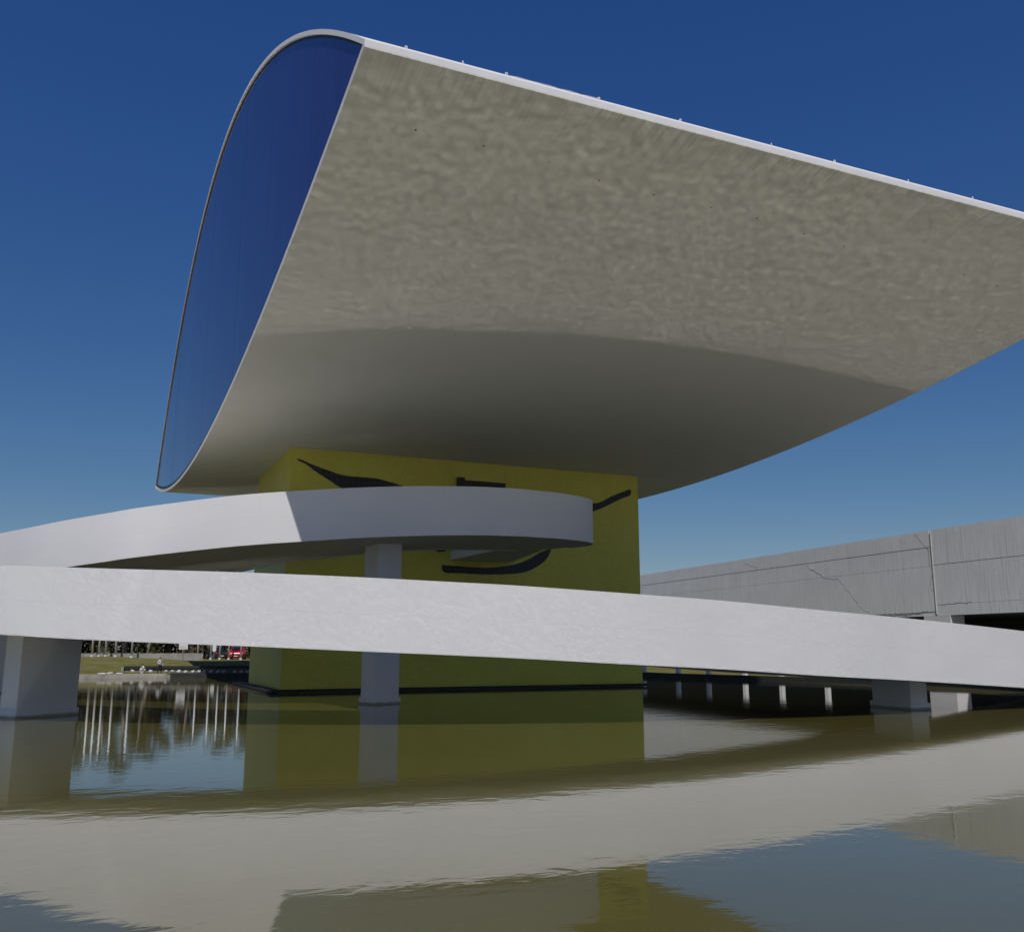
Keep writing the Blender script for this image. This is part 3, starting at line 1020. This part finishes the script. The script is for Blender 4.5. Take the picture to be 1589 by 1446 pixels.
# square notice board and oval sign
def sign_board(x, y, kind, label):
    z = lawn_z(x, y)
    o = empty('notice_sign', (x, y, z - 0.05), R(-6))
    bm = bmesh.new()
    if kind == 'square':
        add_tube(bm, [(0.0, 0.03, 0), (0.0, 0.03, 1.3)], 0.05, 8)
        bm_obj('sign_post', bm, M_STEEL, o)
        prism('sign_panel', [(-0.42, 1.12), (0.42, 1.12), (0.42, 1.92), (0.16, 1.98), (0.1, 1.84), (-0.1, 1.84), (-0.16, 1.98), (-0.42, 1.92)], -0.05, -0.02, M_WPAINT, o, 'Y')
        bm = bmesh.new()
        for k in range(3):
            add_box(bm, -0.30, 0.30 - 0.12 * k, -0.056, -0.051, 1.22 + 0.08 * k, 1.24 + 0.08 * k)
        bm_obj('small_print', bm, simple('grey_print', (0.25, 0.25, 0.26), 0.7), o)
        bm = bmesh.new()
        for k in (-1, 1):
            add_tube(bm, [(0.2 * k, 0.03, 1.8), (0.42 * k, 0.03, 2.35)], 0.03, 6)
        add_tube(bm, [(-0.5, 0.03, 2.35), (0.5, 0.03, 2.35)], 0.03, 6)
        bm_obj('sign_bracket', bm, M_STEEL, o)
    else:
        add_tube(bm, [(0.0, 0.03, 0), (0.0, 0.03, 1.1)], 0.035, 8)
        bm_obj('sign_post', bm, M_STEEL, o)
        pts = [(0.20 * math.cos(t), 1.62 + 0.20 * math.sin(t)) for t in [math.pi * k / 10 for k in range(11)]] + \
              [(0.20 * math.cos(t), 1.12 + 0.20 * math.sin(t)) for t in [math.pi + math.pi * k / 10 for k in range(11)]]
        prism('sign_panel', pts, -0.04, 0.0, M_WPAINT, o, 'Y')
    tag(o, label, 'sign')
sign_board(9.42, 101.0, 'square', 'square white notice board on a grey post at the top of the bank')
sign_board(13.75, 112.0, 'oval', 'tall oval white sign on a thin grey post between flag poles')
# street lamp
lm = empty('street_lamp', (5.28, 103.0, lawn_z(5.28, 103)))
bm = bmesh.new(); add_tube(bm, [(0, 0, 0), (0, 0, 2.25)], 0.035, 8); bm_obj('lamp_post', bm, M_STEEL, lm)
bm = bmesh.new(); bmesh.ops.create_uvsphere(bm, u_segments=10, v_segments=7, radius=0.19, matrix=Matrix.Translation((0, 0, 2.32)))
for v in bm.verts: v.co.z = 2.32 + (v.co.z - 2.32) * 0.7
bm_obj('lamp_globe', bm, M_WPAINT, lm, True)
tag(lm, 'small street lamp with white globe on the bank by the fifth flag pole', 'street lamp')

# parked cars
def car(loc, rz, paint, label, front=True):
    o = empty('parked_car', loc, rz)                 # local -Y is the end that faces the pool
    W2 = 0.87
    prof = [(-2.05, 0.30), (-2.10, 0.55), (-2.02, 0.80), (-1.80, 0.90), (-0.95, 0.98), (-0.25, 1.40), (0.95, 1.44), (1.70, 1.02), (2.05, 0.95), (2.10, 0.55), (2.02, 0.30)]
    bm = bmesh.new()
    rows = []
    for x, k in ((-W2, 0.97), (-W2 * 0.93, 1.0), (-W2 * 0.5, 1.012), (0, 1.016), (W2 * 0.5, 1.012), (W2 * 0.93, 1.0), (W2, 0.97)):
        r = []
        for (y, z) in prof:
            xx = x * (0.84 if z > 1.2 else 1.0) * (0.95 if abs(y) > 1.95 else 1.0)
            r.append(bm.verts.new((xx, y * (1 if abs(x) < W2 else 0.985), 0.3 + (z - 0.3) * k)))
        rows.append(r)
    for i in range(len(rows) - 1):
        for j in range(len(prof)):
            j2 = (j + 1) % len(prof)
            bm.faces.new((rows[i][j], rows[i][j2], rows[i + 1][j2], rows[i + 1][j]))
    bm.faces.new(rows[0]); bm.faces.new(list(reversed(rows[-1])))
    bmesh.ops.recalc_face_normals(bm, faces=bm.faces)
    body = bm_obj('body', bm, paint, o, True)
    gl = simple('car_glass', (0.012, 0.014, 0.017), 0.08)
    mesh_obj('windscreen', [(-0.70, -0.93, 1.015), (0.70, -0.93, 1.015), (0.60, -0.30, 1.395), (-0.60, -0.30, 1.395)], [(0, 1, 2, 3)], gl, o).location = (0, -0.03, 0.025)
    mesh_obj('rear_window', [(-0.62, 1.05, 1.40), (0.62, 1.05, 1.40), (0.70, 1.62, 1.09), (-0.70, 1.62, 1.09)], [(0, 1, 2, 3)], gl, o).location = (0, 0.03, 0.03)
    for s in (-1, 1):
        mesh_obj('side_window', [(s * 0.86, -0.7, 1.03), (s * 0.86, 1.35, 1.06), (s * 0.76, 0.85, 1.36), (s * 0.76, -0.2, 1.34)], [(0, 1, 2, 3)], gl, o)
        lt = simple('headlamp_glass', (0.62, 0.62, 0.60), 0.15) if front else simple('tail_lamp_red', (0.45, 0.015, 0.015), 0.2)
        box_obj('headlight' if front else 'tail_light', (s * 0.62 - 0.16, s * 0.62 + 0.16, -2.10, -1.98, 0.62, 0.78), lt, o, bevel=0.03)
        for y in (-1.30, 1.30):
            bm = bmesh.new()
            bmesh.ops.create_cone(bm, cap_ends=True, segments=16, radius1=0.31, radius2=0.31, depth=0.2, matrix=Matrix.Translation((s * 0.80, y, 0.31)) @ Matrix.Rotation(R(90), 4, 'Y'))
            wh = bm_obj('wheel', bm, simple('tyre_rubber', (0.02, 0.02, 0.02), 0.8), o)
            bm = bmesh.new()
            bmesh.ops.create_cone(bm, cap_ends=True, segments=12, radius1=0.19, radius2=0.19, depth=0.22, matrix=Matrix.Translation((s * 0.80, y, 0.31)) @ Matrix.Rotation(R(90), 4, 'Y'))
            bm_obj('rim', bm, M_STEEL, wh)
        box_obj('door_mirror', (s * 0.98 - 0.09, s * 0.98 + 0.09, -0.72, -0.60, 0.98, 1.12), paint, o, bevel=0.02)
    box_obj('grille', (-0.42, 0.42, -2.13, -2.05, 0.50, 0.66), simple('black_plastic', (0.015, 0.015, 0.015), 0.5), o)
    box_obj('bumper', (-0.80, 0.80, -2.16, -2.02, 0.30, 0.46), paint if front else simple('dark_bumper', (0.03, 0.03, 0.033), 0.5), o, bevel=0.03)
    box_obj('number_plate', (-0.22, 0.22, -2.185, -2.165, 0.36, 0.46), M_WPAINT, o)
    o.scale = (0.92, 0.92, 0.92)
    tag(o, label, 'car', 'cars parked on the bank')
M_RED = simple('red_car_paint', (0.50, 0.012, 0.030), 0.25, var=0.05)
M_NAVY = simple('dark_blue_car_paint', (0.018, 0.024, 0.034), 0.25, var=0.1)
car((16.6, 114.0, lawn_z(16.6, 114.0) + 0.03), R(-14), M_RED, 'bright red car parked facing the pool at the top of the bank')
car((14.6, 116.5, lawn_z(14.6, 116.5) + 0.03), R(10), M_NAVY, 'dark blue car parked with its rear to the pool, left of the red car', front=False)

# people on the lawn
def person(name_label, joints, edges, radii, loc, rz, mat_fn, hair=None, label=''):
    me = bpy.data.meshes.new('person')
    me.from_pydata(joints, edges, [])
    tmp = bpy.data.objects.new('person_tmp', me); C.objects.link(tmp)
    sk = tmp.modifiers.new('skin', 'SKIN'); sk.use_smooth_shade = True
    for i, r in enumerate(radii):
        me.skin_vertices[0].data[i].radius = (r, r) if not isinstance(r, tuple) else r
    me.skin_vertices[0].data[0].use_root = True
    sb = tmp.modifiers.new('sub', 'SUBSURF'); sb.levels = 1; sb.render_levels = 1
    dg = bpy.context.evaluated_depsgraph_get()
    ev = tmp.evaluated_get(dg)
    m2 = bpy.data.meshes.new_from_object(ev)
    bpy.data.objects.remove(tmp)
    m2.materials.clear()
    mats = []
    for p in m2.polygons:
        p.use_smooth = True
        mt = mat_fn(p.center)
        if mt not in mats:
            mats.append(mt); m2.materials.append(mt)
        p.material_index = mats.index(mt)
    o = bpy.data.objects.new('person', m2); C.objects.link(o)
    o.location = loc; o.rotation_euler = (0, 0, rz)
    tag(o, label, 'person')
    if hair:
        (hx, hy, hz, hr) = hair
        bm = bmesh.new()
        bmesh.ops.create_uvsphere(bm, u_segments=12, v_segments=8, radius=hr, matrix=Matrix.Translation((hx, hy, hz)))
        for v in bm.verts:
            if v.co.z < hz - hr * 0.2 and v.co.y < hy: v.co.y = hy + (v.co.y - hy) * 0.5
        bm_obj('hair', bm, M_HAIR, o, True)
    return o
M_SKIN = simple('skin', (0.45, 0.28, 0.20), 0.6)
M_HAIR = simple('dark_hair', (0.02, 0.015, 0.012), 0.6)
M_SHIRT = simple('pale_grey_shirt', (0.48, 0.50, 0.53), 0.85)
M_TROU = simple('black_trousers', (0.012, 0.012, 0.014), 0.85)
M_WCLO = simple('white_clothes', (0.68, 0.67, 0.64), 0.85)
# standing person, legs apart, one arm bent; 1.7 units tall scaled to the picture
J = [(0, 0, .92), (0, 0, 1.12), (0, 0, 1.36), (0, -.01, 1.47), (0, -.03, 1.58), (0, -.03, 1.66),
     (-.19, 0, 1.36), (-.31, -.04, 1.12), (-.20, -.20, 1.02), (-.16, -.28, 1.03),
     (.19, 0, 1.36), (.27, .02, 1.08), (.27, -.08, .86), (.27, -.11, .79),
     (-.10, 0, .86), (-.18, -.03, .48), (-.24, .03, .08), (-.25, -.12, .04),
     (.10, 0, .86), (.17, .02, .48), (.22, .10, .08), (.24, -.04, .04)]
E_ = [(0, 1), (1, 2), (2, 3), (3, 4), (4, 5), (2, 6), (6, 7), (7, 8), (8, 9), (2, 10), (10, 11), (11, 12), (12, 13), (0, 14), (14, 15), (15, 16), (16, 17), (0, 18), (18, 19), (19, 20), (20, 21)]
RD = [.13, .13, .14, .055, .095, .07, .065, .048, .038, .04, .065, .048, .038, .04, .10, .07, .045, .04, .10, .07, .045, .04]
def m_stand(c):
    if c.z > 1.46: return M_SKIN
    if c.z > 0.95 and not (c.y < -0.16): return M_SHIRT
    if (c.y < -0.16 and c.z > .9): return M_SKIN
    if abs(c.x) > .23 and c.z > .72: return M_SKIN
    return M_TROU
px, py = 5.86, 80.6
o = person('p', J, E_, RD, (px, py, lawn_z(px, py) + 0.03), R(25), m_stand, (0, 0.0, 1.635, .105), 'person in pale shirt and black trousers standing on the lawn by the water')
o.scale = (0.75, 0.75, 0.75)
# crouching person in white
J2 = [(0, .12, .30), (0, .02, .46), (0, -.12, .66), (0, -.18, .76), (0, -.24, .86), (0, -.26, .93),
      (-.17, -.12, .64), (-.24, -.26, .46), (-.12, -.40, .36), (-.10, -.46, .33), (.17, -.12, .64), (.24, -.26, .46), (.12, -.40, .36), (.10, -.46, .33),
      (-.10, .08, .26), (-.17, -.28, .46), (-.16, -.12, .08), (-.17, -.28, .04), (.10, .08, .26), (.17, -.28, .46), (.16, -.12, .08), (.17, -.28, .04)]
RD2 = [.15, .14, .14, .055, .10, .07, .065, .05, .04, .04, .065, .05, .04, .04, .11, .08, .05, .045, .11, .08, .05, .045]
def m_cr(c):
    if c.z > .78: return M_SKIN
    if c.y < -.36 and c.z < .5 and c.z > .2: return M_SKIN
    return M_WCLO
px, py = 4.75, 81.4
o = person('p', J2, E_, RD2, (px, py, lawn_z(px, py) + 0.03), R(-70), m_cr, (0, -0.22, .90, .11), 'person in white clothes crouching on the lawn left of the standing person')
o.scale = (0.78, 0.78, 0.78)

# ------------------------------------------------------------------ trees
def tree(x, y, h, rad, leafmat, barkmat, label, seed, low=0.18, nleaf=1500, pale_fork=True):
    r = random.Random(seed)
    z0 = lawn_z(x, y) - 0.1
    o = empty('tree', (x, y, z0))
    bm = bmesh.new()
    lean = Vector((r.uniform(-.12, .12), r.uniform(-.06, .06), 0))
    pts = [Vector((0, 0, 0))]
    for k in range(1, 6):
        pts.append(Vector((lean.x * h * (k / 5) + r.uniform(-.12, .12), lean.y * h * (k / 5) + r.uniform(-.12, .12), h * 0.8 * k / 5)))
    r0 = 0.022 * h + 0.05
    add_tube(bm, pts, [r0 * 1.25, r0, r0 * .8, r0 * .6, r0 * .4, r0 * .15], 8)
    tips = []
    nb = r.randint(6, 8)
    for k in range(nb):
        t = 0.12 + 0.7 * k / nb + r.uniform(0, .05)
        f = t * 5; i = int(min(4, f)); b = pts[i].lerp(pts[i + 1], f - i)
        a = r.uniform(0, 6.28); ln = rad * r.uniform(.6, 1.0)
        e = b + Vector((math.cos(a) * ln, math.sin(a) * ln, ln * r.uniform(.5, 1.3)))
        mid = b.lerp(e, .5) + Vector((r.uniform(-.25, .25), r.uniform(-.25, .25), -0.1 * ln))
        rb = r0 * (0.62 - 0.4 * t)
        add_tube(bm, [b, mid, e], [rb, rb * .65, rb * .2], 6)
        tips.append((mid, e))
    bm_obj('trunk', bm, barkmat, o, True)
    # crown: clumps of small leaf cards round the limb ends, uneven outline
    clumps = []
    for (mid, e) in tips:
        clumps += [(e, r.uniform(.55, .9)), (mid.lerp(e, .6) + Vector((r.uniform(-.5, .5), r.uniform(-.5, .5), r.uniform(-.4, .4))), r.uniform(.5, .8))]
    for k in range(16):
        a = r.uniform(0, 6.28); rr = rad * math.sqrt(r.random()) * .95
        zz = h * (low + (1 - low) * r.random())
        sh = math.sin(math.pi * min(1, max(.12, (zz / h - low * .5) / (1 - low * .5)))) ** .6
        clumps.append((Vector((math.cos(a) * rr * sh + lean.x * zz, math.sin(a) * rr * sh, zz * 0.93)), r.uniform(.5, 1.0)))
    verts, faces = [], []
    per = nleaf // len(clumps)
    for c, cr in clumps:
        cr *= rad * .42
        for k in range(per):
            d = Vector((r.gauss(0, 1), r.gauss(0, 1), r.gauss(0, .8)))
            d = d.normalized() * cr * (r.random() ** .45)
            p = c + d
            s = r.uniform(.10, .22)
            u = Vector((r.gauss(0, 1), r.gauss(0, 1), r.gauss(0, 1))).normalized()
            w = u.orthogonal().normalized()
            w = (Matrix.Rotation(r.uniform(0, 6.28), 3, u) @ w)
            q = u.cross(w)
            b0 = len(verts)
            verts += [p - w * s, p + q * s * .55, p + w * s, p - q * s * .55]
            faces.append((b0, b0 + 1, b0 + 2, b0 + 3))
    mesh_obj('crown', verts, faces, leafmat, o)
    tag(o, label, 'tree', 'trees behind the bank')
    return o
TR = [(-17.0, 118, 10.5, 3.4, 0), (-12.0, 114, 9.6, 3.0, 1), (-7.5, 117, 10.8, 3.3, 0), (-3.6, 112, 9.3, 2.6, 1), (-0.6, 116, 10.9, 3.0, 0), (2.2, 111, 9.0, 2.6, 1), (4.6, 115, 10.4, 3.0, 0),
      (6.8, 110.5, 8.6, 2.4, 1), (9.2, 114.5, 10.0, 3.0, 0), (11.3, 110.5, 8.4, 2.3, 2), (13.4, 116, 9.6, 3.0, 0), (16.2, 113.5, 8.8, 2.6, 1), (18.8, 116, 9.8, 3.0, 0), (22.0, 113, 8.8, 3.0, 1)]
tl = ['pale-trunked tree far beyond the left edge of the picture', 'loose olive tree outside the picture to the left', 'dark tree behind the left edge of the picture', 'olive tree hidden by the big left pier',
      'dark tree just right of the big left pier', 'olive tree behind the leftmost flag poles', 'dark tree behind the fourth flag pole and street lamp', 'forked olive tree left of the standing person',
      'dark tree behind the standing person', 'brownish tree with pale trunk right of the square sign', 'dark tree behind the oval sign and dark car', 'olive tree behind the red car', 'dark tree at the tower edge right of the red car', 'olive tree hidden behind the yellow tower']
for k, (x, y, h, rd, kind) in enumerate(TR):
    if k in (0, 1, 13):
        continue                                       # the photograph shows nothing of these
    x, y, h = x * 1.09, y + 10.5, h * 1.14
    tree(x, y, h, rd, M_LEAF[kind], M_BARKP if kind != 0 or k % 3 == 0 else M_BARKD, tl[k], 100 + k, low=0.10, nleaf=3200)
# dark shrubby backdrop that fills the gaps between the trunks: single bushes
BU = [(-14, 121), (-9, 121), (-4.5, 120), (0, 119.5), (3.4, 119.5), (7, 119), (10.5, 119), (14.5, 120), (19, 120.5), (24, 120)]
bl = ['far left outside the picture', 'outside the picture to the left', 'behind the big left pier', 'beside the big left pier', 'behind the left flag poles', 'behind the street lamp and standing person', 'behind the square sign',
      'behind the dark blue car', 'behind the red car', 'behind the yellow tower']
def bush(x, y, h, rd, label, seed, nleaf=2600):
    r = random.Random(seed)
    o = empty('bush', (x, y, lawn_z(x, y) - 0.1))
    bm = bmesh.new()
    for k in range(5):
        a = r.uniform(0, 6.28)
        add_tube(bm, [(0, 0, 0), (math.cos(a) * rd * .3, math.sin(a) * rd * .3, h * .5), (math.cos(a) * rd * .6, math.sin(a) * rd * .5, h * .85)], [.09, .06, .02], 5)
    bm_obj('stem', bm, M_BARKD, o)
    verts, faces = [], []
    for k in range(nleaf):
        a = r.uniform(0, 6.28); rr = rd * math.sqrt(r.random()); zz = h * r.random() ** .8
        rr *= math.sqrt(max(.05, 1 - (zz / h) ** 2.2)) * (1 + .25 * noise.noise(Vector((a * 2, zz, seed))))
        p = Vector((math.cos(a) * rr, math.sin(a) * rr * .7, zz))
        s = r.uniform(.14, .28)
        u = Vector((r.gauss(0, 1), r.gauss(0, 1), r.gauss(0, 1))).normalized(); w = u.orthogonal().normalized(); q = u.cross(w)
        b0 = len(verts)
        verts += [p - w * s, p + q * s * .6, p + w * s, p - q * s * .6]; faces.append((b0, b0 + 1, b0 + 2, b0 + 3))
    mesh_obj('foliage', verts, faces, M_LEAF[0], o)
    tag(o, label, 'bush', 'dark bushes behind the trees')
for k, (x, y) in enumerate(BU):
    if k in (0, 1, 9):
        continue
    x, y = x * 1.09, y + 10.5
    bush(x, y, 6.0 + (k % 3) * .8, 3.3, 'dense dark bush ' + bl[k], 300 + k)
# trees far behind the bollards on the right
RT = [(44.5, 92, 6.8, 2.8, 0, 'dark tree far behind the bollards next to the yellow tower edge'), (49.0, 96, 7.2, 3.0, 1, 'olive tree far behind the bollards, second from the yellow tower edge')]
for k, (x, y, h, rd, kind, l) in enumerate(RT):
    tree(x, y, h, rd, M_LEAF[kind], M_BARKD, l, 500 + k, low=0.05, nleaf=2600)
